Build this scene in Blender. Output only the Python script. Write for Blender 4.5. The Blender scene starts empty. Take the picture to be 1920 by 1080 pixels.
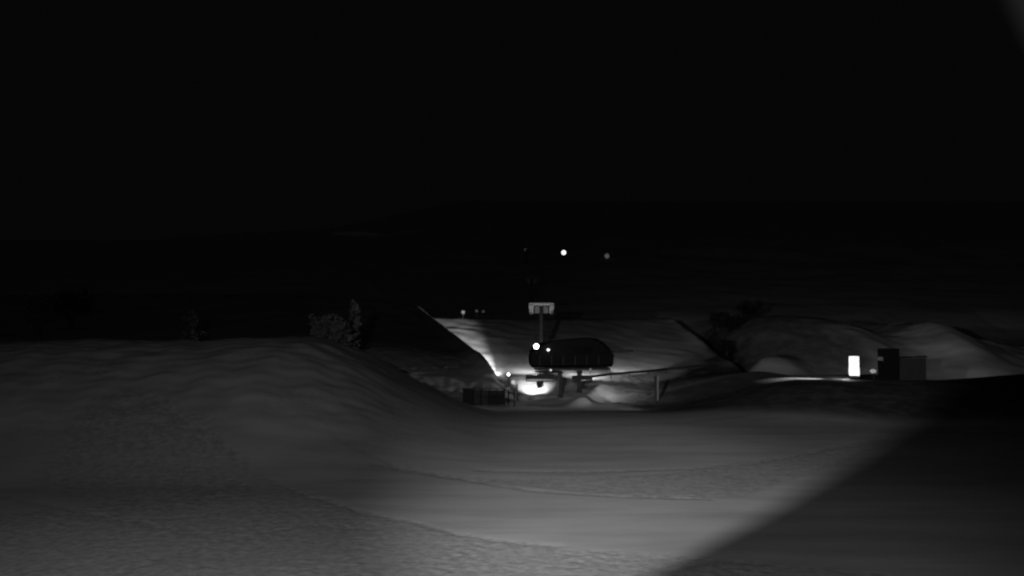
import bpy, bmesh, math, random
import numpy as np
from mathutils import Vector, Matrix
R = math.radians
S = bpy.context.scene
C = S.collection
random.seed(7)

# ------------------------------------------------------------------ camera, world, flood lights, exposure
F = 1663.0                       # focal length in photo pixels (1920 wide)
PITCH = math.atan(60 / F)
cd = bpy.data.cameras.new('camera'); cam = bpy.data.objects.new('camera', cd); C.objects.link(cam)
cd.sensor_width = 36; cd.lens = 36 * F / 1920; cd.clip_start = .05; cd.clip_end = 5000
cam.location = (0, 0, 0); cam.rotation_euler = (R(90) + PITCH, 0, 0)
cd.dof.use_dof = True; cd.dof.focus_distance = 22; cd.dof.aperture_fstop = .52
S.camera = cam

w = bpy.data.worlds.new('World'); S.world = w; w.use_nodes = True
bg = w.node_tree.nodes['Background']; bg.inputs[0].default_value = (1, 1, 1, 1); bg.inputs[1].default_value = .0017

S.view_settings.view_transform = 'Standard'; S.view_settings.look = 'None'
S.view_settings.exposure = 0; S.view_settings.gamma = 1

def spot(name, loc, target, power, size, blend, radius=.1):
    l = bpy.data.lights.new(name, 'SPOT'); l.energy = power; l.spot_size = R(size); l.spot_blend = blend
    l.shadow_soft_size = radius; l.color = (1, 1, 1)
    o = bpy.data.objects.new(name, l); C.objects.link(o); o.location = loc
    o.rotation_euler = (Vector(target) - Vector(loc)).to_track_quat('-Z', 'Y').to_euler()
    return o
def point(name, loc, power, radius=.1):
    l = bpy.data.lights.new(name, 'POINT'); l.energy = power; l.shadow_soft_size = radius; l.color = (1, 1, 1)
    o = bpy.data.objects.new(name, l); C.objects.link(o); o.location = loc
    return o

FLOOD = Vector((-9.8, 10.56, 3.39))          # floodlight beside the lodge's added shadow wing
def aim(az, dn): return Vector((math.sin(R(az)) * math.cos(R(dn)), math.cos(R(az)) * math.cos(R(dn)), -math.sin(R(dn))))
spot('flood_beam', FLOOD, FLOOD + aim(25.2, 8.4), 25000, 50, 1, .065)
spot('flood_spill', FLOOD, FLOOD + aim(16, 8), 5600, 140, 1, .065)
spot('wall_lamp_beam', (-1.6, -.9, .8), (6.5, 30, -9.1), 8500, 48, 1, .25)   # small lamp on the lodge front
# fill light added only to brighten the downpipe
PIPE_FILL = ((-1.6, -1.0, .8), 14)

point('pipe_fill', PIPE_FILL[0], PIPE_FILL[1], .1)

def at(u, v, D):
    """world point seen at photo pixel (u, v), D metres in front of the lens"""
    f = Vector((0, math.cos(PITCH), math.sin(PITCH))); up = Vector((0, -math.sin(PITCH), math.cos(PITCH)))
    d = f + up * ((540 - v) / F) + Vector(((u - 960) / F, 0, 0))
    return d * (D / d.y)

# ------------------------------------------------------------------ terrain height
def sm(a, b, x):
    t = np.clip((x - a) / (b - a), 0, 1); return t * t * (3 - 2 * t)
rng = np.random.RandomState(3)
def waves(x, y, lam, n, sx=1, sy=1, seed=0):
    r = np.random.RandomState(seed); o = np.zeros_like(x, dtype=float)
    for i in range(n):
        a = r.uniform(0, 2 * np.pi); k = 2 * np.pi / (lam * r.uniform(.6, 1.6)); p = r.uniform(0, 6.28)
        o += np.sin(k * (np.cos(a) * x / sx + np.sin(a) * y / sy) + p + 1.3 * np.sin(.37 * k * (np.sin(a) * x - np.cos(a) * y) + p))
    return o / math.sqrt(n)
MX = [-400, -30, 22, 30, 34, 38.7, 45.5, 50.5, 54, 57.5, 61, 65.7, 68, 70.7, 75, 82, 100, 400]
MZ = [-4, -4, -8, -7, -2.2, .5, .5, 0, -.8, -2.6, -2.0, -.1, -.9, -2.5, -3.7, -4.3, -6, -6]
def xe(y): return -.9 - .275 * (y - 106)
def height(x, y):
    x = np.asarray(x, float); y = np.asarray(y, float)
    z = np.full(np.broadcast(x, y).shape, -9.1); x = x + z * 0; y = y + z * 0
    z += .9 * sm(42, 73, y) - 1.15 * sm(73, 97, y)
    # left snow hill with a rounded shoulder towards the lift
    A = (6.55 + .18 * np.sin(x * .31 + 1)) * sm(-.5, -17.5, x + .25 * np.sin(y * .2)) * (1 - .12 * sm(-30, -50, x))
    P = sm(48, 72, y) * (1 - .95 * sm(80, 100, y))
    z += A * P
    # ski run behind the station, held between a raised bank (left) and a drop (right)
    yr = y - 4 * sm(9, 20, x)
    run = sum(np.interp(yr + k, [96, 101, 104, 108, 115, 127, 150.5, 156], [0, .6, 1.7, 2.7, 3.6, 5.3, 9.5, 9.6]) for k in (-1.5, -.5, .5, 1.5)) / 4
    z += run * (1 - sm(28.5, 32, x + .03 * (y - 127)) * (1 - sm(150, 185, y)))
    e = xe(y)
    z += (1.7 * sm(0, 3.2, e - x) + .10 * np.clip(e - x, 0, 22)) * sm(97, 108, y)
    z += .9 * sm(.6, 2.2, e - x) * (1 - sm(2.2, 5, e - x)) * sm(98, 106, y) * (1 - sm(120, 150, y))
    # far side of the run levels out
    # right hand bench with the huts
    Rr = 3.0 * sm(13, 31, x) * sm(68, 88, y)
    back = (1 - sm(103, 113, y)) * (1 - sm(94, 104, y) * sm(42, 47, x))
    z += Rr * np.clip(back, 0, 1) * (1 - .0 * x)
    z += .7 * sm(44, 56, x) * sm(76, 90, y) * (1 - sm(92, 104, y))
    # lit mounds on the right
    mz = sum(np.interp(x + k, MX, MZ) for k in (-2, -1.2, -.4, .4, 1.2, 2)) / 6 + waves(x, y, 9, 6, seed=71) * .1 + waves(x, y, 3, 6, seed=72) * .05
    mw = sm(26, 34, x)
    prof = sm(112, 141, y) * (1 - sm(148, 185, y))
    z = np.where(x > 26, z + (mz + 9.5) * prof * mw, z)
    # little knoll
    z += 2.3 * np.exp(-((x - 34 - .5 * (y - 120)) / (3.2 + 1.6 * sm(33, 37, x))) ** 2 - ((y - 121) / 3.2) ** 2)
    # snow bank curling round the loading area
    bx = 8.2 + .55 * (y - 99); z += .75 * np.exp(-((x - bx) / 1.1) ** 2) * sm(94.5, 97, y) * (1 - sm(102.5, 105, y))
    # mountain beyond
    m = np.clip(y - 172, 0, None)
    z += (m * .137 + .000012 * m * m) * (1 - .35 * sm(-60, -350, x) * sm(200, 500, y)) + waves(x, y, 90, 6, seed=11) * 1.5 * sm(190, 420, y)
    z += waves(x, y, 22, 6, seed=5) * .15 * sm(150, 200, y)
    # groomed ripples and lumps
    z += waves(x, y, 14, 6, sx=2.2, seed=2) * .045 * sm(18, 30, y) * (1 - sm(150, 170, y))
    z += (waves(x, y, 5, 7, seed=9) * .065 + waves(x, y, 2.1, 6, seed=10) * .045) * sm(52, 64, y) * sm(-4, -13, x) * (1 - sm(78, 90, y))
    z += waves(x, y, 4.5, 6, seed=19) * .03 * sm(105, 112, y) + waves(x, y, 1.8, 7, seed=20) * .07 * sm(96, 99, y) * (1 - sm(108, 112, y)) * (1 - sm(16, 20, abs(x)))
    return z
def hz(x, y): return float(height(np.array([x]), np.array([y]))[0])

def ground_uv(u, v, z=-9.1):
    d = at(u, v, 1.0); k = z / d.z; return (d.x * k, k)

# ------------------------------------------------------------------ object helpers
def tag(o, label=None, cat=None, group=None, kind=None):
    if label: o['label'] = label
    if cat: o['category'] = cat
    if group: o['group'] = group
    if kind: o['kind'] = kind
    return o
def empty(name, loc, label, cat, group=None, rz=0):
    o = bpy.data.objects.new(name, None); C.objects.link(o); o.location = loc; o.rotation_euler = (0, 0, rz)
    o.empty_display_size = .3
    return tag(o, label, cat, group)

class MB:
    def __init__(s): s.b = bmesh.new()
    def box(s, c, d, rz=0, bev=0):
        r = bmesh.ops.create_cube(s.b, size=1)
        M = Matrix.Translation(c) @ Matrix.Rotation(rz, 4, 'Z') @ Matrix.Diagonal((d[0], d[1], d[2], 1))
        bmesh.ops.transform(s.b, matrix=M, verts=r['verts'])
        if bev:
            es = list({e for v in r['verts'] for e in v.link_edges})
            bmesh.ops.bevel(s.b, geom=es, offset=bev, segments=2, affect='EDGES', profile=.7)
        return s
    def tube(s, p, q, r1, r2=None, n=10):
        p = Vector(p); q = Vector(q); r2 = r1 if r2 is None else r2
        L = (q - p).length
        r = bmesh.ops.create_cone(s.b, cap_ends=True, segments=n, radius1=r1, radius2=r2, depth=L)
        M = Matrix.Translation((p + q) / 2) @ (q - p).to_track_quat('Z', 'Y').to_matrix().to_4x4()
        bmesh.ops.transform(s.b, matrix=M, verts=r['verts']); return s
    def path(s, pts, r, n=8):
        for a, b in zip(pts[:-1], pts[1:]): s.tube(a, b, r, n=n)
        return s
    def ball(s, c, r, sc=(1, 1, 1), seg=16):
        k = bmesh.ops.create_uvsphere(s.b, u_segments=seg, v_segments=seg // 2, radius=r)
        bmesh.ops.transform(s.b, matrix=Matrix.Translation(c) @ Matrix.Diagonal((sc[0], sc[1], sc[2], 1)), verts=k['verts']); return s
    def prism(s, pts, y0, y1, bev=0, seg=3):
        """polygon in x-z extruded from y0 to y1"""
        a = [s.b.verts.new((x, y0, z)) for x, z in pts]; c = [s.b.verts.new((x, y1, z)) for x, z in pts]
        s.b.faces.new(a); s.b.faces.new(c[::-1]); n = len(pts)
        for i in range(n): s.b.faces.new((a[i], c[i], c[(i + 1) % n], a[(i + 1) % n]))
        if bev:
            es = [s.b.edges.get((a[i], a[(i + 1) % n])) for i in range(n)] + [s.b.edges.get((c[i], c[(i + 1) % n])) for i in range(n)]
            bmesh.ops.bevel(s.b, geom=es, offset=bev, segments=seg, affect='EDGES', profile=.5)
        return s
    def build(s, name, m, parent=None, smooth=False):
        bmesh.ops.recalc_face_normals(s.b, faces=s.b.faces)
        me = bpy.data.meshes.new(name); s.b.to_mesh(me); s.b.free(); me.materials.append(m)
        if smooth: me.polygons.foreach_set('use_smooth', [True] * len(me.polygons))
        o = bpy.data.objects.new(name, me); C.objects.link(o); o.parent = parent
        return o
def copy_tree(o, parent=None):
    c = o.copy(); C.objects.link(c); c.parent = parent
    for ch in o.children: copy_tree(ch, c)
    return c

# ------------------------------------------------------------------ materials
def mat(name, val, rough=.6, metal=0, var=.25, scale=3.0, bump=.15, spec=.5):
    m = bpy.data.materials.new(name); m.use_nodes = True; N = m.node_tree.nodes; L = m.node_tree.links
    b = N['Principled BSDF']; b.inputs['Roughness'].default_value = rough; b.inputs['Metallic'].default_value = metal
    b.inputs['Specular IOR Level'].default_value = spec
    tc = N.new('ShaderNodeTexCoord'); n = N.new('ShaderNodeTexNoise'); n.inputs['Scale'].default_value = scale; n.inputs['Detail'].default_value = 6
    L.new(tc.outputs['Object'], n.inputs['Vector'])
    r = N.new('ShaderNodeValToRGB'); e = r.color_ramp.elements
    a, c = val * (1 - var), val * (1 + var); e[0].position = .3; e[1].position = .7
    e[0].color = (a, a, a, 1); e[1].color = (c, c, c, 1)
    L.new(n.outputs['Fac'], r.inputs['Fac']); L.new(r.outputs['Color'], b.inputs['Base Color'])
    bp = N.new('ShaderNodeBump'); bp.inputs['Strength'].default_value = bump; bp.inputs['Distance'].default_value = .05
    L.new(n.outputs['Fac'], bp.inputs['Height']); L.new(bp.outputs['Normal'], b.inputs['Normal'])
    return m
def emit(name, strength, val=.8):
    m = bpy.data.materials.new(name); m.use_nodes = True; b = m.node_tree.nodes['Principled BSDF']
    b.inputs['Base Color'].default_value = (val, val, val, 1); b.inputs['Emission Color'].default_value = (1, 1, 1, 1)
    b.inputs['Emission Strength'].default_value = strength; b.inputs['Roughness'].default_value = .3
    return m
GALV = mat('galvanised_steel', .45, .45, .2, .2, 5)
GALV_SHADE = mat('shaded_steel', .013, .6, .2, .3, 5)  # steel darkened in colour so masts and poles look unlit
GALV_MID = mat('mesh_grating', .2, .6, .1, .2, 6)
BLACKISH = mat('black_cladding', .009, .8, 0, .3, 2, .15, .2)
DARK = mat('dark_painted_steel', .035, .5, 0, .3, 4)
HOODM = mat('dark_hood_panels', .003, .45, 0, .3, 1.2, .05, .12)
GLASSM = mat('dark_glass', .004, .15, 0, .1, 1, 0)
PAD = mat('padding_vinyl', .085, .7, 0, .15, 6)
NET = mat('fence_mesh_fabric', .045, .9, 0, .3, 8)
WOOD = mat('dark_timber', .045, .8, 0, .35, 7)
CLAD = mat('dark_cladding', .028, .7, 0, .25, 2)
BARK = mat('bark', .1, .9, 0, .3, 9)
LEAF = mat('lit_leaves', .38, .7, 0, .35, 1.3)  # albedo raised in place of more light on these trees
LEAFM = mat('dim_lit_leaves', .16, .8, 0, .4, 1.3)  # same foliage in a lower tone, for trees that catch little light
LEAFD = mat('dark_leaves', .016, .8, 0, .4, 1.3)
SIGN = mat('pale_sign_face', .55, .4, 0, .08, 3, 0)
WHITE = mat('white_paint', .6, .5, 0, .1, 3)
ROOFM = mat('roof_sheet', .15, .6, .1, .15, 3)
L_HI = emit('lamp_lens_bright', 6); L_MID = emit('lamp_lens', 1.6); L_SOFT = emit('lamp_lens_soft', .6); L_LOW = emit('lamp_lens_dim', .18); L_MIN = emit('lamp_lens_faint', .06)
L_WIN = emit('lit_window', .86)

# ------------------------------------------------------------------ the snow ground
def poly_soft(px, py, poly, soft):
    inside = np.zeros(px.shape, bool); dist = np.full(px.shape, 1e9); n = len(poly)
    for i in range(n):
        x1, y1 = poly[i]; x2, y2 = poly[(i + 1) % n]
        c = ((y1 > py) != (y2 > py)) & (px < (x2 - x1) * (py - y1) / (y2 - y1 + 1e-12) + x1); inside ^= c
        dx, dy = x2 - x1, y2 - y1; t = np.clip(((px - x1) * dx + (py - y1) * dy) / (dx * dx + dy * dy + 1e-12), 0, 1)
        dist = np.minimum(dist, np.hypot(px - x1 - t * dx, py - y1 - t * dy))
    sd = np.where(inside, dist, -dist); return sm(-soft, soft, sd)

ys = [-28.0]
while ys[-1] < 1400:
    y = ys[-1]
    ys.append(y + (1.0 if y < 20 else .13 if y < 48 else .2 if y < 80 else .27 if y < 155 else (y - 155) * .03 + .4))
ys = np.array(ys); ss = np.concatenate([np.linspace(-1.6, -.62, 60)[:-1], np.linspace(-.62, .62, 820), np.linspace(.62, 1.6, 60)[1:]])
Y, SS = np.meshgrid(ys, ss, indexing='ij'); X = SS * (Y + 32)
Z = height(X, Y)
g = lambda pts: [ground_uv(u, v) for u, v in pts]
churn = poly_soft(X, Y, g([(-500, 985), (150, 955), (420, 905), (560, 922), (640, 952), (780, 985), (900, 1012), (1040, 1026), (1180, 1035), (1400, 1052), (1700, 1080), (1500, 1400), (400, 1600), (-900, 1400)]), .45)
band = poly_soft(X, Y, g([(620, 868), (760, 889), (900, 900), (1080, 902), (1280, 893), (1480, 868), (1660, 842), (1720, 838), (1600, 872), (1500, 900), (1390, 934), (1280, 938), (1180, 932), (1060, 921), (900, 908), (740, 890)]), .3)
patch = poly_soft(X, Y, g([(70, 900), (140, 862), (260, 848), (400, 868), (470, 905), (420, 940), (280, 960), (140, 945)]), 1.2)
strip = poly_soft(X, Y, g([(-200, 768), (500, 772), (900, 786), (1250, 778), (1500, 768), (1500, 776), (1250, 790), (900, 800), (500, 790), (-200, 790)]), .8)
ripple = waves(X, Y, .9, 8, seed=31) * .5 + waves(X, Y, .42, 8, seed=32) * .5
clump = np.clip(waves(X, Y, 3.2, 7, seed=33) * .6 + .4, 0, 1)
fine = waves(X, Y, .28, 8, seed=34)
Z += churn * ((ripple * .020 + fine * .004) * clump - .02) + band * (ripple * .007 * clump - .03) + patch * (ripple * .007 * clump - .02)
def line(pts, wd):
    q_ = g(pts); dist = np.full(X.shape, 1e9)
    for (x1, y1), (x2, y2) in zip(q_[:-1], q_[1:]):
        dx, dy = x2 - x1, y2 - y1; t = np.clip(((X - x1) * dx + (Y - y1) * dy) / (dx * dx + dy * dy), 0, 1); dist = np.minimum(dist, np.hypot(X - x1 - t * dx, Y - y1 - t * dy))
    return np.exp(-((dist + .12 * ripple) / wd) ** 2)
tr = np.zeros(X.shape)
for pts, wd, k in (([(560, 925), (640, 950), (700, 965), (780, 978), (860, 1000), (930, 1012), (1040, 1024)], .28, 1), ([(700, 887), (860, 903), (1000, 922), (1180, 934), (1330, 938)], .3, .8),
        ([(1660, 841), (1480, 868), (1300, 888), (1100, 893), (900, 890)], .35, .8), ([(1500, 795), (1250, 815), (1000, 822), (800, 812), (600, 800), (380, 800)], .6, .5),
        ([(100, 800), (200, 840), (420, 880), (560, 925)], .4, .6), ([(1560, 770), (1250, 792), (1000, 800), (850, 793)], .7, .6), ([(200, 1075), (420, 1010), (560, 985), (700, 990)], .25, .5), ([(0, 930), (160, 965), (380, 1000)], .3, .5)):
    tr = np.maximum(tr, line(pts, wd) * k)
Z -= tr * .05
rough = np.clip(tr * .9 + churn * .75 + band * .7 + patch * .7 + strip * .35, 0, 1)
hill_lump = np.clip(waves(X, Y, 6, 7, seed=40) * .5 + .3, 0, 1) * sm(50, 62, Y) * sm(-1, -10, X) * (1 - sm(80, 90, Y))
rough = np.clip(rough + hill_lump * .6, 0, 1)
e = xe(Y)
scrub_shade = .35 * sm(.2, 1.6, e - X) * sm(97, 103, Y) * (1 - sm(150, 170, Y))                                   # bank left of the run, its shade painted as darker albedo
scrub_shade = np.maximum(scrub_shade, sm(-.8, 1.2, X - np.interp(Y, [104, 110, 117, 127, 150], [15, 20, 25, 28.3, 29.5]) + .5 * np.sin(Y * .9)) * sm(102, 108, Y) * (1 - sm(32.5, 37, X)) * (1 - sm(150, 165, Y)))  # gully shade painted into the snow colour
scrub_shade = np.maximum(scrub_shade, .1 * sm(153, 160, Y + 2 * np.sin(X * .3)))
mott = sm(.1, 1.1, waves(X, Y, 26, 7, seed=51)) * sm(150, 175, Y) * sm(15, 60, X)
scrub_shade = scrub_shade * (1 - .55 * mott)
yard_shade = poly_soft(X, Y, [(12, 84), (20, 76), (30, 70), (44, 70), (62, 78), (70, 100), (40, 104), (26, 97), (14, 96)], 4) * .95  # ground round the huts darkened in colour to paint its shade
yard_shade = np.maximum(yard_shade, .38 * poly_soft(X, Y, [(14, 80), (17, 54), (24, 46), (50, 50), (60, 90), (20, 90)], 5))
scrub_shade = np.maximum(scrub_shade, yard_shade)
scrub_shade = np.maximum(scrub_shade, .85 * poly_soft(X, Y, [(10.5, 96), (16, 92), (24, 90), (34, 94), (31, 105), (20, 104.5), (13, 102)], 1.6))  # darker albedo that tones down over-lit snow right of the station
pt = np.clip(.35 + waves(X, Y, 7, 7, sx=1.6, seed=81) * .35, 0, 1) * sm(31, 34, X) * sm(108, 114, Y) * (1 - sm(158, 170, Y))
scrub_shade = np.maximum(scrub_shade, np.clip(pt * .6 + .75 * (1 - sm(44, 60, X)) * (X > 31) * sm(108, 114, Y) * (1 - sm(150, 160, Y)), 0, .85))  # left mounds dimmed in colour, as if less light reached them
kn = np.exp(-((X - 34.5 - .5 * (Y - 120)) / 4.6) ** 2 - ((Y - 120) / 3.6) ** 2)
scrub_shade = scrub_shade * (1 - .9 * np.clip(kn * 1.6, 0, 1))
scrub_shade = np.maximum(scrub_shade, .8 * poly_soft(X, Y, [(33, 136), (38, 128), (42, 122), (46, 118), (43, 115), (37, 122), (32, 130)], 1.2))
scrub_shade = np.maximum(scrub_shade, .4 * poly_soft(X, Y, [(-9, 88), (0, 85), (22, 82), (24, 92), (14, 99), (-6, 98)], 3))  # shaded strip before the station, painted as darker ground
scrub_shade = np.maximum(scrub_shade, .55 * sm(-8, -3, X) * (1 - sm(-1, 2, X)) * sm(90, 95, Y) * (1 - sm(100, 104, Y)))
ny, nx = X.shape
co = np.stack([X, Y, Z], -1).reshape(-1, 3).astype('f')
I = np.arange(ny * nx).reshape(ny, nx)
q = np.stack([I[:-1, :-1], I[:-1, 1:], I[1:, 1:], I[1:, :-1]], -1).reshape(-1, 4)
me = bpy.data.meshes.new('snow_ground')
me.vertices.add(len(co)); me.vertices.foreach_set('co', co.ravel())
me.loops.add(q.size); me.loops.foreach_set('vertex_index', q.ravel().astype('i'))
me.polygons.add(len(q)); me.polygons.foreach_set('loop_start', np.arange(0, q.size, 4, dtype='i')); me.polygons.foreach_set('loop_total', np.full(len(q), 4, 'i'))
me.polygons.foreach_set('use_smooth', np.ones(len(q), bool)); me.update()
thin = sm(100, 112, Y) * (1 - sm(152, 160, Y)) * (1 - sm(28, 33, X)) * (.75 + .25 * np.clip(waves(X, Y, 9, 6, seed=61), -1, 1))  # run albedo lowered to stand in for light fading with distance
for nm, arr in (('rough', rough), ('scrub_shade', scrub_shade), ('thin', thin)):
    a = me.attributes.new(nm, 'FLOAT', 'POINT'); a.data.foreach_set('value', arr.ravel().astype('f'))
sn = bpy.data.materials.new('snow'); sn.use_nodes = True; N = sn.node_tree.nodes; L = sn.node_tree.links
b = N['Principled BSDF']; b.inputs['Roughness'].default_value = .75; b.inputs['Specular IOR Level'].default_value = .2
geo = N.new('ShaderNodeNewGeometry')
def noise(scale, det=6, src=None, rough_=.55):
    n = N.new('ShaderNodeTexNoise'); n.inputs['Scale'].default_value = scale; n.inputs['Detail'].default_value = det; n.inputs['Roughness'].default_value = rough_
    L.new(src or geo.outputs['Position'], n.inputs['Vector']); return n.outputs['Fac']
def ramp(src, p0, v0, p1, v1):
    r = N.new('ShaderNodeMapRange'); r.inputs[1].default_value = p0; r.inputs[2].default_value = p1; r.inputs[3].default_value = v0; r.inputs[4].default_value = v1
    r.interpolation_type = 'SMOOTHSTEP'; L.new(src, r.inputs[0]); return r.outputs[0]
def math_(op, a, c):
    n = N.new('ShaderNodeMath'); n.operation = op
    for i, s in enumerate((a, c)):
        if isinstance(s, (int, float)): n.inputs[i].default_value = s
        else: L.new(s, n.inputs[i])
    return n.outputs[0]
def attr(nm):
    n = N.new('ShaderNodeAttribute'); n.attribute_name = nm; return n.outputs['Fac']
mp = N.new('ShaderNodeMapping'); mp.inputs['Scale'].default_value = (.35, 1.6, 1); mp.inputs['Rotation'].default_value = (0, 0, R(-12)); L.new(geo.outputs['Position'], mp.inputs['Vector'])
base = math_('MULTIPLY', ramp(noise(.35, 7, mp.outputs[0]), .32, .70, .68, .86), ramp(noise(.09, 4), .3, .9, .7, 1.05))
rg = attr('rough'); sc = attr('scrub_shade')
rv = ramp(noise(2.4, 8, None, .7), .3, .46, .68, .84)
mx = N.new('ShaderNodeMix'); L.new(rg, mx.inputs[0]); L.new(base, mx.inputs[2]); L.new(rv, mx.inputs[3])
th = N.new('ShaderNodeMix'); L.new(attr('thin'), th.inputs[0]); L.new(mx.outputs[0], th.inputs[2]); th.inputs[3].default_value = .5
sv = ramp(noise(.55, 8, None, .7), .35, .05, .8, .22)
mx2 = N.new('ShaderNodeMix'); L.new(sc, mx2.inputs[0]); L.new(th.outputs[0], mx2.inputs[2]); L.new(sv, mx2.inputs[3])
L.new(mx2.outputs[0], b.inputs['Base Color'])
bh = math_('ADD', math_('MULTIPLY', noise(3.2, 8, None, .65), math_('ADD', math_('MULTIPLY', rg, .9), .12)), math_('MULTIPLY', noise(.8, 6, mp.outputs[0]), .4))
bp = N.new('ShaderNodeBump'); bp.inputs['Strength'].default_value = .4; bp.inputs['Distance'].default_value = .06
L.new(bh, bp.inputs['Height']); L.new(bp.outputs['Normal'], b.inputs['Normal'])
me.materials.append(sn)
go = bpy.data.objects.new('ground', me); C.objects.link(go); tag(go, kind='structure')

# ------------------------------------------------------------------ chairlift station
DS = 100.0
P = lambda u, v, D=DS: at(u, v, D)
g0 = hz(P(1070, 740).x, DS)
base = P(1070, 740); base.z = g0
st = empty('lift_station', base, 'chairlift bottom station with long dark rounded hood standing on two legs', 'lift station')
def loc(u, v, D=DS): p = at(u, v, D); return p - base
def xz(u, v, D=DS): p = loc(u, v, D); return (p.x, p.z)
hood_pts = [xz(998, 690), xz(991, 682), xz(990.5, 670), xz(994, 659), xz(1001, 652), xz(1014, 645), xz(1034, 640.5), xz(1070, 637), xz(1104, 634), xz(1120, 635), xz(1133, 643), xz(1145, 655), xz(1152, 667), xz(1151, 682), xz(1147, 688)]
hood = MB().prism(hood_pts, -.2, 4.8, .28, 3).build('hood', HOODM, st)
for u in (1012, 1034, 1056, 1078, 1100, 1122):
    x, z = xz(u, 676); MB().box((x, -.215, z), (.06, .05, 1.1)).build('panel_seam', DARK, hood)
wb = MB(); x0, _ = xz(1044, 660); x1, _ = xz(1110, 660); _, z0 = xz(0, 664); _, z1 = xz(0, 651)
wb.box(((x0 + x1) / 2, -.22, (z0 + z1) / 2), (x1 - x0, .06, z1 - z0), 0, .02).build('window', GLASSM, hood)
# under frame, bullwheel and legs
x0, z0 = xz(1002, 693); x1, _ = xz(1146, 693)
fr = MB()
for yy in (.6, 3.9): fr.box(((x0 + x1) / 2, yy, z0 + .02), (x1 - x0, .22, .2))
for u in (1006, 1040, 1076, 1110, 1142): fr.box((xz(u, 0)[0], 2.25, z0 + .02), (.14, 3.07, .16))
fr.build('underframe', DARK, st)
bw = MB(); cx, cz = xz(1030, 699); bw.tube((cx, 2.25, cz - .06), (cx, 2.25, cz + .08), 1.55, n=36); bw.build('bullwheel', DARK, st)
def leg(u, top, y):
    x, z = xz(u, top); gz = hz(base.x + x, base.y + y) - base.z
    m = MB(); m.box((x, y, (z + gz) / 2 - .1), (.44, .5, z - gz + .3), 0, .04); m.box((x, y, gz + .05), (.6, .7, .3), 0, .04); m.box((x, y, z - .1), (.7, .8, .15), 0, .03)
    return m.build('leg', DARK, st)
leg(1051, 698, 1.0); leg(1089, 698, 2.6)
arm = MB(); a = loc(1148, 661); c_ = loc(1192, 659); arm.tube(a + Vector((0, 2, 0)), c_ + Vector((0, 2, 0)), .09); arm.build('boom', DARK, st)
def lampfit(u, v, D, r, m, name='floodlight', parent=st, origin=base):
    p = at(u, v, D) - origin
    h = MB(); h.box(p + Vector((0, .16 + r * .3, 0)), (r * 2.1, .22, r * 1.9), 0, .03); h.tube(p + Vector((0, .2, -r)), p + Vector((0, .5, -r - .5)), .04); o = h.build(name, DARK, parent)
    MB().ball(p + Vector((0, .02, 0)), r, (1, .45, 1), 20).build('lens', m, o, True); return o
lampfit(1005.5, 649.5, DS - .9, .29, L_HI)
lampfit(1028, 656, DS - .5, .17, L_SOFT)
lampfit(1032.5, 694, DS - .6, .13, L_SOFT)
lampfit(1107, 693, DS - .4, .1, L_LOW)
# beams of the station's own lamps
spot('load_beam', P(1004, 697, DS - .5), P(1002, 724, DS + 3.0), 2600, 58, 1, .15)
spot('load_beam', P(1092, 695, DS + 1.5), P(1126, 716, DS + 1.0), 300, 50, .9, .12)
spot('run_beam', P(1090, 676, DS + 5.2), P(1140, 685, DS + 20), 700, 140, .7, .15)
spot('run_beam', P(1150, 655, DS + 5.2), P(1180, 684, DS + 15), 2200, 44, .6, .1)
point('hood_glow', P(1028, 656, DS - .9), 10, .08)

# ------------------------------------------------------------------ lift chairs
def chair(u, v, D, label, rz=0, wid=3.1):
    p = at(u, v, D)                      # middle of the top of the backrest
    o = empty('lift_chair', p, label, 'lift chair', 'chairs hanging below the station', rz)
    MB().box((0, .25, -.22), (wid, .08, .44), 0, .03).build('backrest', DARK, o)
    MB().box((0, -.02, -.62), (wid, .5, .1), 0, .03).build('seat', DARK, o)
    MB().prism([(-.42, -.66), (.36, -.66), (.22, -1.35), (-.3, -1.45)], -.2, .05, .05).build('footrest_panel', DARK, o)
    fr = MB()
    for sx in (-1, 1): fr.path([(sx * wid / 2, .28, 0), (sx * wid / 2, .28, -.66), (sx * wid / 2, -.3, -.66)], .035)
    fr.path([(-wid / 2, .3, .02), (wid / 2, .3, .02)], .035); fr.build('frame', DARK, o)
    MB().path([(0, .3, 0), (0, .3, .35), (.0, .5, .75)], .05).build('hanger', GALV_SHADE, o)
    sb = MB(); sb.path([(-.35, -.3, -.66), (-.35, -.42, -1.15), (.35, -.42, -1.15), (.35, -.3, -.66)], .04); sb.build('footrest', DARK, o)
    return o
chair(1012.5, 704, DS - .6, 'dark wide lift chair hanging in the brightly lit loading area')
chair(1092, 705, DS + 1.8, 'dark narrower lift chair hanging right of the station leg over the snow bank', R(12), 2.3)

# ------------------------------------------------------------------ posts, fences in front of the station
def ground_at(u, D):
    x = at(u, 600, D).x; return Vector((x, D, hz(x, D)))
b0 = ground_at(953.5, 97)
lp = empty('lamp_post', b0, 'slim grey post with a small bright lamp on top beside the dark fence', 'lamp post')
top = at(953.5, 702, 97) - b0
MB().tube((0, 0, -.2), top - Vector((0, 0, .1)), .08, .06).build('pole', GALV_SHADE, lp)
MB().box(top + Vector((0, .15, 0)), (.3, .2, .34), 0, .03).build('lamp_housing', DARK, lp)
MB().ball(top + Vector((0, -.02, 0)), .15, (1, .5, 1), 20).build('lens', L_HI, lp, True)
d1 = at(962.5, 716.5, 96.8) - b0
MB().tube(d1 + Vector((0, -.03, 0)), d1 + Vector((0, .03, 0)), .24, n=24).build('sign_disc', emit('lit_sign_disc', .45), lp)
MB().tube((0, 0, d1.z), d1 + Vector((0, .05, 0)), .03).build('bracket', DARK, lp)
d2 = at(953.5, 728, 96.8) - b0
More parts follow.
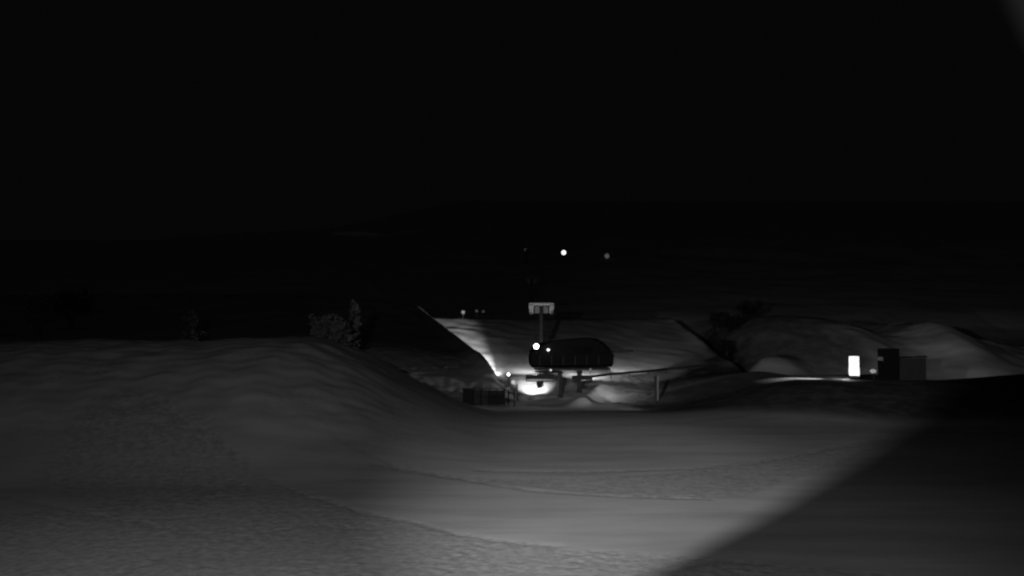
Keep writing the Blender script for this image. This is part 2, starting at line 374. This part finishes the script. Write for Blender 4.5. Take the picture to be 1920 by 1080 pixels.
MB().tube(d2 + Vector((0, -.08, 0)), d2 + Vector((0, -.02, 0)), .13, n=20).build('reflector', emit('glowing_reflector', .06, .5), lp)  # faint emission painted on in place of returned light
spot('post_beam', at(950, 697, 104), at(831, 613, 145), 165000, 18, 1, .1)
spot('post_beam', at(950, 697, 104), at(872, 648, 120), 11000, 44, 1, .1)
spot('run_beam', at(1003, 672, 106.5), at(930, 650, 126), 1500, 110, 1, .12)

b1 = ground_at(1230, 97.5)
pp = empty('padded_post', b1, 'pale padded post standing alone right of the lift station', 'post')
h = (at(1230, 703, 97.5) - b1).z
MB().tube((0, 0, -.2), (0, 0, h), .08).build('pole', GALV_SHADE, pp)
m = MB(); m.tube((0, 0, .15), (0, 0, h - .12), .22, n=18); m.build('padding', PAD, pp, False)

def fence(name, A, B, hgt, n, label, cat, panel=True, pr=.06):
    A = Vector(A); B = Vector(B); A.z = hz(A.x, A.y); o = empty(name, A, label, cat)
    pts = []
    for i in range(n + 1):
        p = A.lerp(B, i / n); z = hz(p.x, p.y); q = Vector((p.x - A.x, p.y - A.y, z - A.z)); pts.append(q)
        MB().tube(q - Vector((0, 0, .2)), q + Vector((0, 0, hgt + random.uniform(-.05, .08))), pr).build('post', WOOD, o)
    for k in (.98, .5): MB().path([q + Vector((0, -.02, hgt * k)) for q in pts], .035).build('rail', GALV_SHADE, o)
    if panel:
        for a, c in zip(pts[:-1], pts[1:]):
            m = MB(); d = c - a
            for j in range(5):
                t = (j + .5) / 5; q = a.lerp(c, t); m.box(q + Vector((0, .03, hgt * .48)), (d.length / 5.6, .03, hgt * .8), math.atan2(d.y, d.x))
            m.build('panel', NET, o)
    return o
fence('barrier_fence', (at(890, 700, 95.5).x, 95.5, 0), (at(946, 700, 96.5).x, 96.5, 0), 1.9, 4, 'dark panelled barrier fence left of the lit loading area', 'fence')
fence('corner_fence', (at(964, 700, 96).x, 96, 0), (at(970, 700, 99.5).x, 99.5, 0), 1.8, 1, 'short dark fence piece at the left edge of the bright snow', 'fence')
# dark cabinet at the left end of the fence
b2 = ground_at(879, 96)
cb = empty('control_cabinet', b2, 'dark upright cabinet at the left end of the barrier fence', 'cabinet')
MB().box((0, 0, .8), (1.25, .8, 1.7), 0, .04).build('body', CLAD, cb); MB().box((0, 0, 1.71), (1.4, .95, .1), 0, .03).build('lid', DARK, cb)
MB().box((0, -.42, .85), (1.0, .04, 1.35), 0, .01).build('door', CLAD, cb)
# rope line running right along the bank
def railline(name, pts, hgt, label, cat):
    A = Vector((*pts[0], hz(*pts[0]))); o = empty(name, A, label, cat); tops = []
    for (x, y) in pts:
        q = Vector((x - A.x, y - A.y, hz(x, y) - A.z)); MB().tube(q - Vector((0, 0, .2)), q + Vector((0, 0, hgt)), .05).build('post', WOOD, o); tops.append(q)
    m = MB()
    for a, c in zip(tops[:-1], tops[1:]):
        d = c - a; n_ = Vector((d.y, -d.x, 0)).normalized() * .02
        v_ = [m.b.verts.new(p + n_ * k + Vector((0, 0, hgt * h_))) for k in (-1, 1) for p, h_ in ((a, .45), (c, .45), (c, .95), (a, .95))]
        for f_ in ((0, 1, 2, 3), (7, 6, 5, 4), (0, 4, 5, 1), (1, 5, 6, 2), (2, 6, 7, 3), (3, 7, 4, 0)): m.b.faces.new([v_[i] for i in f_])
    m.build('net', NET, o)
    return o
rp = []
for u, v in ((1078, 707), (1110, 704), (1145, 700), (1180, 697), (1215, 694), (1250, 690), (1290, 686), (1330, 682)):
    d_ = at(u, v, 1.0); D = 99.0
    while hz(d_.x * D, D) + .55 < d_.z * D and D < 125: D += .1
    rp.append((d_.x * D, D))
railline('net_fence', rp, .6, 'low dark net fence running up to the right behind the station', 'fence')

# ------------------------------------------------------------------ lift towers and ropes
MASTFAR = mat('dim_far_steel', .12, .6, .1, .2, 5)  # tone carries the dim light on the far towers
def tower(u, v, D, steel, label, w=3.3):
    t = at(u, v, D); gz = hz(t.x, D); o = empty('lift_tower', (t.x, D, gz), label, 'lift tower', 'lift towers up the mountain'); H = t.z - gz
    MB().tube((0, 0, -.5), (0, 0, H - 1.5), .42, .3, 16).build('mast', GALV_SHADE if D < 150 else MASTFAR, o)
    MB().tube((0, -.02, H - 1.9), (0, -.02, H - .25), .3, .3, 14).build('mast_head', GALV_SHADE, o)
    MB().box((0, -.1, H - .1), (w, .5, .34), 0, .04).build('crossarm', steel, o)
    for sx in (-1, 1):
        f = MB(); x = sx * (w / 2 - .28)
        f.prism([(x - .34, H - .25), (x + .34, H - .25), (x + .24 - sx * .06, H - 1.35), (x - .24 - sx * .06, H - 1.35)], -.5, .6, .03, 1)
        s_ = f.build('sheave_frame', steel, o)
        wm = MB()
        for k in range(4): wm.tube((x - .06, -.9 + k * .55, H - 1.3), (x + .06, -.9 + k * .55, H - 1.3), .24, n=16)
        wm.build('sheave', DARK, s_)
    MB().box((0, -.12, H - .85), (w - 1.5, .05, .9), 0, .01).build('work_platform', GALV_MID, o)
    ld = MB()
    for sx in (-.2, .2): ld.tube((sx, -.5, .5), (sx, -.42, H - 1.6), .025, n=6)
    k = .7
    while k < H - 1.7: ld.tube((-.2, -.48, k), (.2, -.48, k), .018, n=5); k += .5
    ld.build('ladder', GALV_SHADE, o)
    return Vector((t.x, D, t.z - .95)), w / 2 - .28
tw = [tower(1015, 569, 118, GALV, 'nearest lift tower, its pale crossarm lit above the station hood'),
      tower(997, 521, 200, MASTFAR, 'dim middle lift tower higher up the dark slope'),
      tower(987, 468, 330, MASTFAR, 'farthest faint lift tower beside the bright mountain light')]
for sx in (-1, 1):
    a0 = P(1035 + sx * 20, 690, 104)
    pts = [a0] + [p + Vector((sx * ww, 0, 0)) for p, ww in tw] + [Vector((at(975, 440, 520).x + sx * 1.4, 520, at(975, 440, 520).z))]
    fine = []
    for a, c in zip(pts[:-1], pts[1:]):
        for i in range(10):
            t = i / 10; q = a.lerp(c, t); q.z -= (c - a).length * .02 * 4 * t * (1 - t) * .5; fine.append(q)
    fine.append(pts[-1])
    tag(MB().path(fine, .022, 6).build('haul_rope', DARK), 'thin steel haul rope on the %s side of the lift towers' % ('left' if sx < 0 else 'right'), 'cable', 'ropes of the chairlift')

# ------------------------------------------------------------------ mountain lamps, markers
def far_lamp(u, v, D, r, m, label, power):
    d_ = at(u, v, 1.0); D = 180.0          # the lamp stands where its sight line meets the mountain
    while hz(d_.x * (D + 12), D + 12) < d_.z * (D + 12) and D < 900: D += 2
    p = at(u, v, D); gz = hz(p.x, D); Hh = max(p.z - gz, 1.5); r *= D / 420
    o = empty('mountain_lamp', (p.x, D, p.z - Hh), label, 'lamp', 'lamps on the far mountain')
    MB().tube((0, 0, 0), (0, 0, Hh - .2), .16, .1).build('pole', GALV_SHADE, o)
    MB().box((0, .25, Hh), (r * 2, .4, r * 1.8), 0, .05).build('lamp_housing', DARK, o)
    MB().ball((0, 0, Hh), r, (1, .5, 1), 18).build('lens', m, o, True)
far_lamp(1057, 473.5, 420, 1.05, L_MID, 'brightest white lamp high on the dark mountain', 0)
far_lamp(1138, 480, 430, 1.1, emit('lamp_lens_grey', .07, .1), 'dim grey lamp on the mountain right of the bright one', 0)
far_lamp(985, 469, 345, .7, L_MIN, 'barely glowing lamp on the mountain above the lift tower', 0)
def marker(u, v, D, r, m, label):
    p = at(u, v, D); gz = hz(p.x, D); Hh = max(p.z - gz, .6)
    o = empty('marker_pole', (p.x, D, p.z - Hh), label, 'marker pole', 'marker poles at the top of the run')
    MB().tube((0, 0, -.2), (0, 0, Hh), .06).build('pole', GALV_SHADE, o)
    MB().tube((0, -.1, Hh), (0, -.03, Hh), r, n=18).build('disc', m, o)
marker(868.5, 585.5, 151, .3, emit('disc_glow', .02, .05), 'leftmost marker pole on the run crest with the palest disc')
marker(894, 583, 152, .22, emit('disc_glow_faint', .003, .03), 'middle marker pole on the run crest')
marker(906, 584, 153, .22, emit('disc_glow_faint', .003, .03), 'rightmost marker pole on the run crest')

# ------------------------------------------------------------------ lit booth, shed, low lamp
DB = 95.0
b3 = ground_at(1601.5, DB); kb = empty('ticket_booth', b3, 'small booth with a tall brightly glowing window front', 'booth')
def turned(o, u0, D):
    t = math.atan((u0 - 960) / F); o.rotation_euler.z = -t; return math.cos(t)
kc = turned(kb, 1601.5, DB)
def kl(u, v, D=DB): q = at(u, v, D) - b3; q.x *= kc; return q
x0 = kl(1592, 700).x; x1 = kl(1611.5, 700).x; zt = kl(0, 668).z; zb_ = kl(0, 704.5).z; zm = kl(0, 688.5).z
MB().box(((x0 + x1) / 2, .75, (zt + zb_) / 2 - .15), (x1 - x0 + .02, 1.3, zt - zb_ + .25), 0, .02).build('body', DARK, kb)
MB().box(((x0 + x1) / 2, .75, zt + .04), (x1 - x0 + .12, 1.5, .07), 0, .02).build('roof', DARK, kb)
MB().box(((x0 + x1) / 2 - .01, .06, (zt + zm) / 2), (x1 - x0 - .04, .06, zt - zm - .02), 0, .1).build('upper_window', L_WIN, kb)
MB().box(((x0 + x1) / 2 + .01, .05, (zb_ + zm) / 2), (x1 - x0, .06, zm - zb_ - .02), 0, .1).build('lower_window', L_WIN, kb)
MB().box((x0 - .04, .35, (zb_ + zm) / 2 + .1), (.03, .5, .7), 0, .01).build('side_window', emit('side_glow', .5), kb)
spot('booth_beam', at(1588, 686, DB + .8), at(1460, 706, DB + 1.0), 9500, 44, 1, .1)

b4 = ground_at(1681, 92); sh = empty('equipment_shed', b4, 'dark boxy shed with a taller block at its left end', 'shed')
sc_ = turned(sh, 1681, 92)
def sl(u, v, D=92): q = at(u - 11, v, D) - b4; q.x *= sc_; return q
xa, xb, xc = sl(1648, 0).x, sl(1687, 0).x, sl(1735, 0).x; z1, z2 = sl(0, 672).z, sl(0, 655).z
MB().box(((xa + xc) / 2, 1.8, z1 / 2 - .3), (xc - xa, 3.6, z1 + .6), 0, .04).build('wall', CLAD, sh)
MB().box(((xa - .1 + xb) / 2, 1.3, z2 / 2 - .2), (xb - xa + .1, 2.9, z2 + .4), 0, .1).build('tall_block', BLACKISH, sh)
MB().prism([(xb + .02, z1 + .03), (xc + .12, z1 + .18), (xc + .12, z1 + .06), (xb + .02, z1 - .02)], -.15, 3.8).build('roof', DARK, sh)
x, z = sl(1700, 712).x, sl(0, 708).z
dr = MB().box((x, -.03, z), (1.5, .06, 2.1), 0, .02).build('door', WOOD, sh); MB().tube((x + .5, -.12, z), (x + .62, -.12, z), .03).build('handle', GALV_SHADE, dr)
x, z = sl(1661.5, 675).x, sl(0, 674).z
wn = MB().box((x, -.17, z + .05), (.55, .06, .4), 0, .01).build('window', mat('pale_window_glass', .06, .2, 0, .1, 2), sh)
point('booth_glow', at(1588, 696, DB + .6), 110, .1)
spot('yard_beam', at(1728, 664, 97), at(1790, 690, 128), 2900, 100, 1, .1)
MB().box(sl(1712, 670, 93.5), (.3, .3, .3), 0, .03).build('lamp_housing', DARK, sh)
b5 = ground_at(1637, 93.5); ll = empty('low_lamp', b5, 'low lamp glowing softly between the booth and the dark shed', 'lamp')
t = at(1637, 696, 93.5) - b5
MB().tube((0, 0, -.1), (0, 0, max(t.z - .2, .1)), .06).build('pole', DARK, ll)
MB().box(t + Vector((0, .1, .0)), (.75, .12, .5), 0, .05).build('lamp_housing', DARK, ll)
MB().ball(t, .3, (1.15, .3, .75), 18).build('lens', emit('soft_lens', .22), ll, True)

# ------------------------------------------------------------------ trees
def tree(name, u, vtop, D, wid, label, cat='tree', group=None, stems=1, lm=None, crown=(.35, 1.0), n=900, lean=0, seed=0, hgt=None, nc=34):
    rnd = random.Random(seed); x = at(u, 600, D).x; gz = hz(x, D); H = hgt or (at(u, vtop, D).z - gz)
    o = empty(name, (x, D, gz), label, cat, group)
    tm = MB(); tips = []
    for s_ in range(stems):
        a = rnd.uniform(0, 6.28) if stems > 1 else 0; sp = wid * .28 if stems > 1 else 0
        p = Vector((rnd.uniform(-.1, .1), 0, -.3)); prev = p; r = .06 + H * .02
        for k in range(1, 6):
            f = k / 5; q = Vector((math.cos(a) * sp * f + lean * f + rnd.uniform(-.1, .1), math.sin(a) * sp * f, H * .85 * f)); tm.tube(prev, q, r * (1 - .15 * (k - 1)), r * (1 - .15 * k), 7); prev = q
            if k >= 2:
                for j in range(3):
                    b_ = rnd.uniform(0, 6.28); l = wid * .42 * rnd.uniform(.5, 1); e_ = q + Vector((math.cos(b_) * l, math.sin(b_) * l, l * .5)); tm.tube(q, e_, r * .35, r * .12, 5); tips.append(e_)
        tips.append(prev)
    tm.build('trunk', BARK, o)
    cb_ = bmesh.new()
    clumps = []
    for i in range(nc):
        f = rnd.uniform(crown[0], crown[1]); prof = math.sin(math.pi * min(1, max(0.04, (f - crown[0]) / (crown[1] - crown[0]) * .86 + .1))) ** .6
        a = rnd.uniform(0, 6.28); rr = wid / 2 * prof * math.sqrt(rnd.random()) * .9
        clumps.append((Vector((math.cos(a) * rr + lean * f, math.sin(a) * rr, H * f * .97)), wid * rnd.uniform(.07, .15)))
    for t_ in tips: 
        if t_.z > H * crown[0]: clumps.append((t_, wid * .09))
    for i in range(n):
        c, cr = rnd.choice(clumps); d = Vector((rnd.gauss(0, 1), rnd.gauss(0, 1), rnd.gauss(0, .9))) * cr * .6
        p = c + d; s = rnd.uniform(.08, .18) * (1 + H * .03)
        qd = Matrix.Rotation(rnd.uniform(0, 6.28), 3, Vector((rnd.gauss(0, 1), rnd.gauss(0, 1), rnd.gauss(0, 1))).normalized())
        vs = [cb_.verts.new(p + qd @ Vector(k)) for k in ((-s, 0, 0), (0, -s * .5, 0), (s, 0, 0), (0, s * .5, 0))]; cb_.faces.new(vs)
    mb = MB(); mb.b.free(); mb.b = cb_; mb.build('crown', lm or LEAF, o)
    return o
tree('snow_gum', 614, 598, 84, 2.9, 'round bushy snow gum just behind the left hill crest', stems=4, n=5200, crown=(.08, 1), seed=1, nc=110)
tree('shrub', 643, 616, 86, 1.3, 'small shrub right of the round bushy gum', 'shrub', stems=3, n=500, crown=(.2, 1), seed=2)
tree('snow_gum', 664, 557, 100, 1.4, 'tall slender tree rising right of the round bushy gum', n=2400, crown=(.35, 1), seed=3, nc=70, lm=LEAF)
tree('snow_gum', 352, 583, 95, 2.4, 'faint leaning tree above the middle of the left hill', n=900, crown=(.55, 1), lean=.5, seed=4, lm=LEAFM)
tree('snow_gum', 70, 555, 110, 4.5, 'faint spreading tree at the far left above the hill', stems=3, n=1800, crown=(.35, 1), seed=5, lm=LEAFM)
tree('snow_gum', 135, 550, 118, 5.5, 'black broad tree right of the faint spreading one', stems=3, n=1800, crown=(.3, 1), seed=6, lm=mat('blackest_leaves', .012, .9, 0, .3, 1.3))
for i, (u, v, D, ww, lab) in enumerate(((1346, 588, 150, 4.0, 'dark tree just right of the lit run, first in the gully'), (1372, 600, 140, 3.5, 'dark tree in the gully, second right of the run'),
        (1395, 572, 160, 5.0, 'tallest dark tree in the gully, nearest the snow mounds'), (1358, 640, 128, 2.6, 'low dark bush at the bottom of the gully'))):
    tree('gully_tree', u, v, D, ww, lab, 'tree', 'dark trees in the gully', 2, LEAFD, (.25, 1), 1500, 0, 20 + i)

# ------------------------------------------------------------------ the lodge that carries the camera, and the flood mast (beside and behind the lens)
E = FLOOD + Vector((.568, .823, 0)) * 2.2
lo = empty('mountain_lodge', (0, -6, -9.1), 'dark timber mountain lodge behind the viewpoint with a roof edge overhead', 'building')
O6 = Vector((0, 6, 9.1))
MB().box((2, -1.9, 5.6), (32, 10.2, 11.8), 0, .05).build('wall', WOOD, lo)
W0 = Vector((E.x, E.y, 0)); W1 = Vector((-2.6, -1.6, 0)); dW = W1 - W0; nW = Vector((dW.y, -dW.x, 0)).normalized(); nW = -nW if nW.x < 0 else nW
mid = (W0 + W1) / 2 + nW * .12 + O6
MB().box((mid.x, mid.y, 7.2), (dW.length, .24, 15.2), math.atan2(dW.y, dW.x)).build('shadow_wing', WOOD, lo)  # unseen wall placed so its edge casts the flood's shadow line
fl = MB().box(FLOOD + O6 - aim(22, 6.8) * .35, (.5, .3, .35), 0, .03).build('floodlight', DARK, lo)
q_ = W0 + dW * .18; MB().tube(FLOOD + O6 - aim(22, 6.8) * .45, Vector((q_.x, q_.y, FLOOD.z)) + O6, .05).build('bracket', GALV_SHADE, fl)
MB().box((2, -2.3, 11.7), (33.5, 12, .25), 0, .03).build('roof', ROOFM, lo)
ev = MB(); p0 = at(1899, -12, 1.6); p1 = at(1936, 78, 1.6); o_ = O6
ev.tube(p0 + o_ + Vector((.035, -.9, .12)), p1 + o_ + Vector((.03, 0, 0)), .03, n=14)
ev.tube(p0 + o_ + Vector((.012, 0, .02)), p1 + o_ + Vector((.03, 0, 0)), .028, n=14)
ev.build('downpipe', GALV, lo)
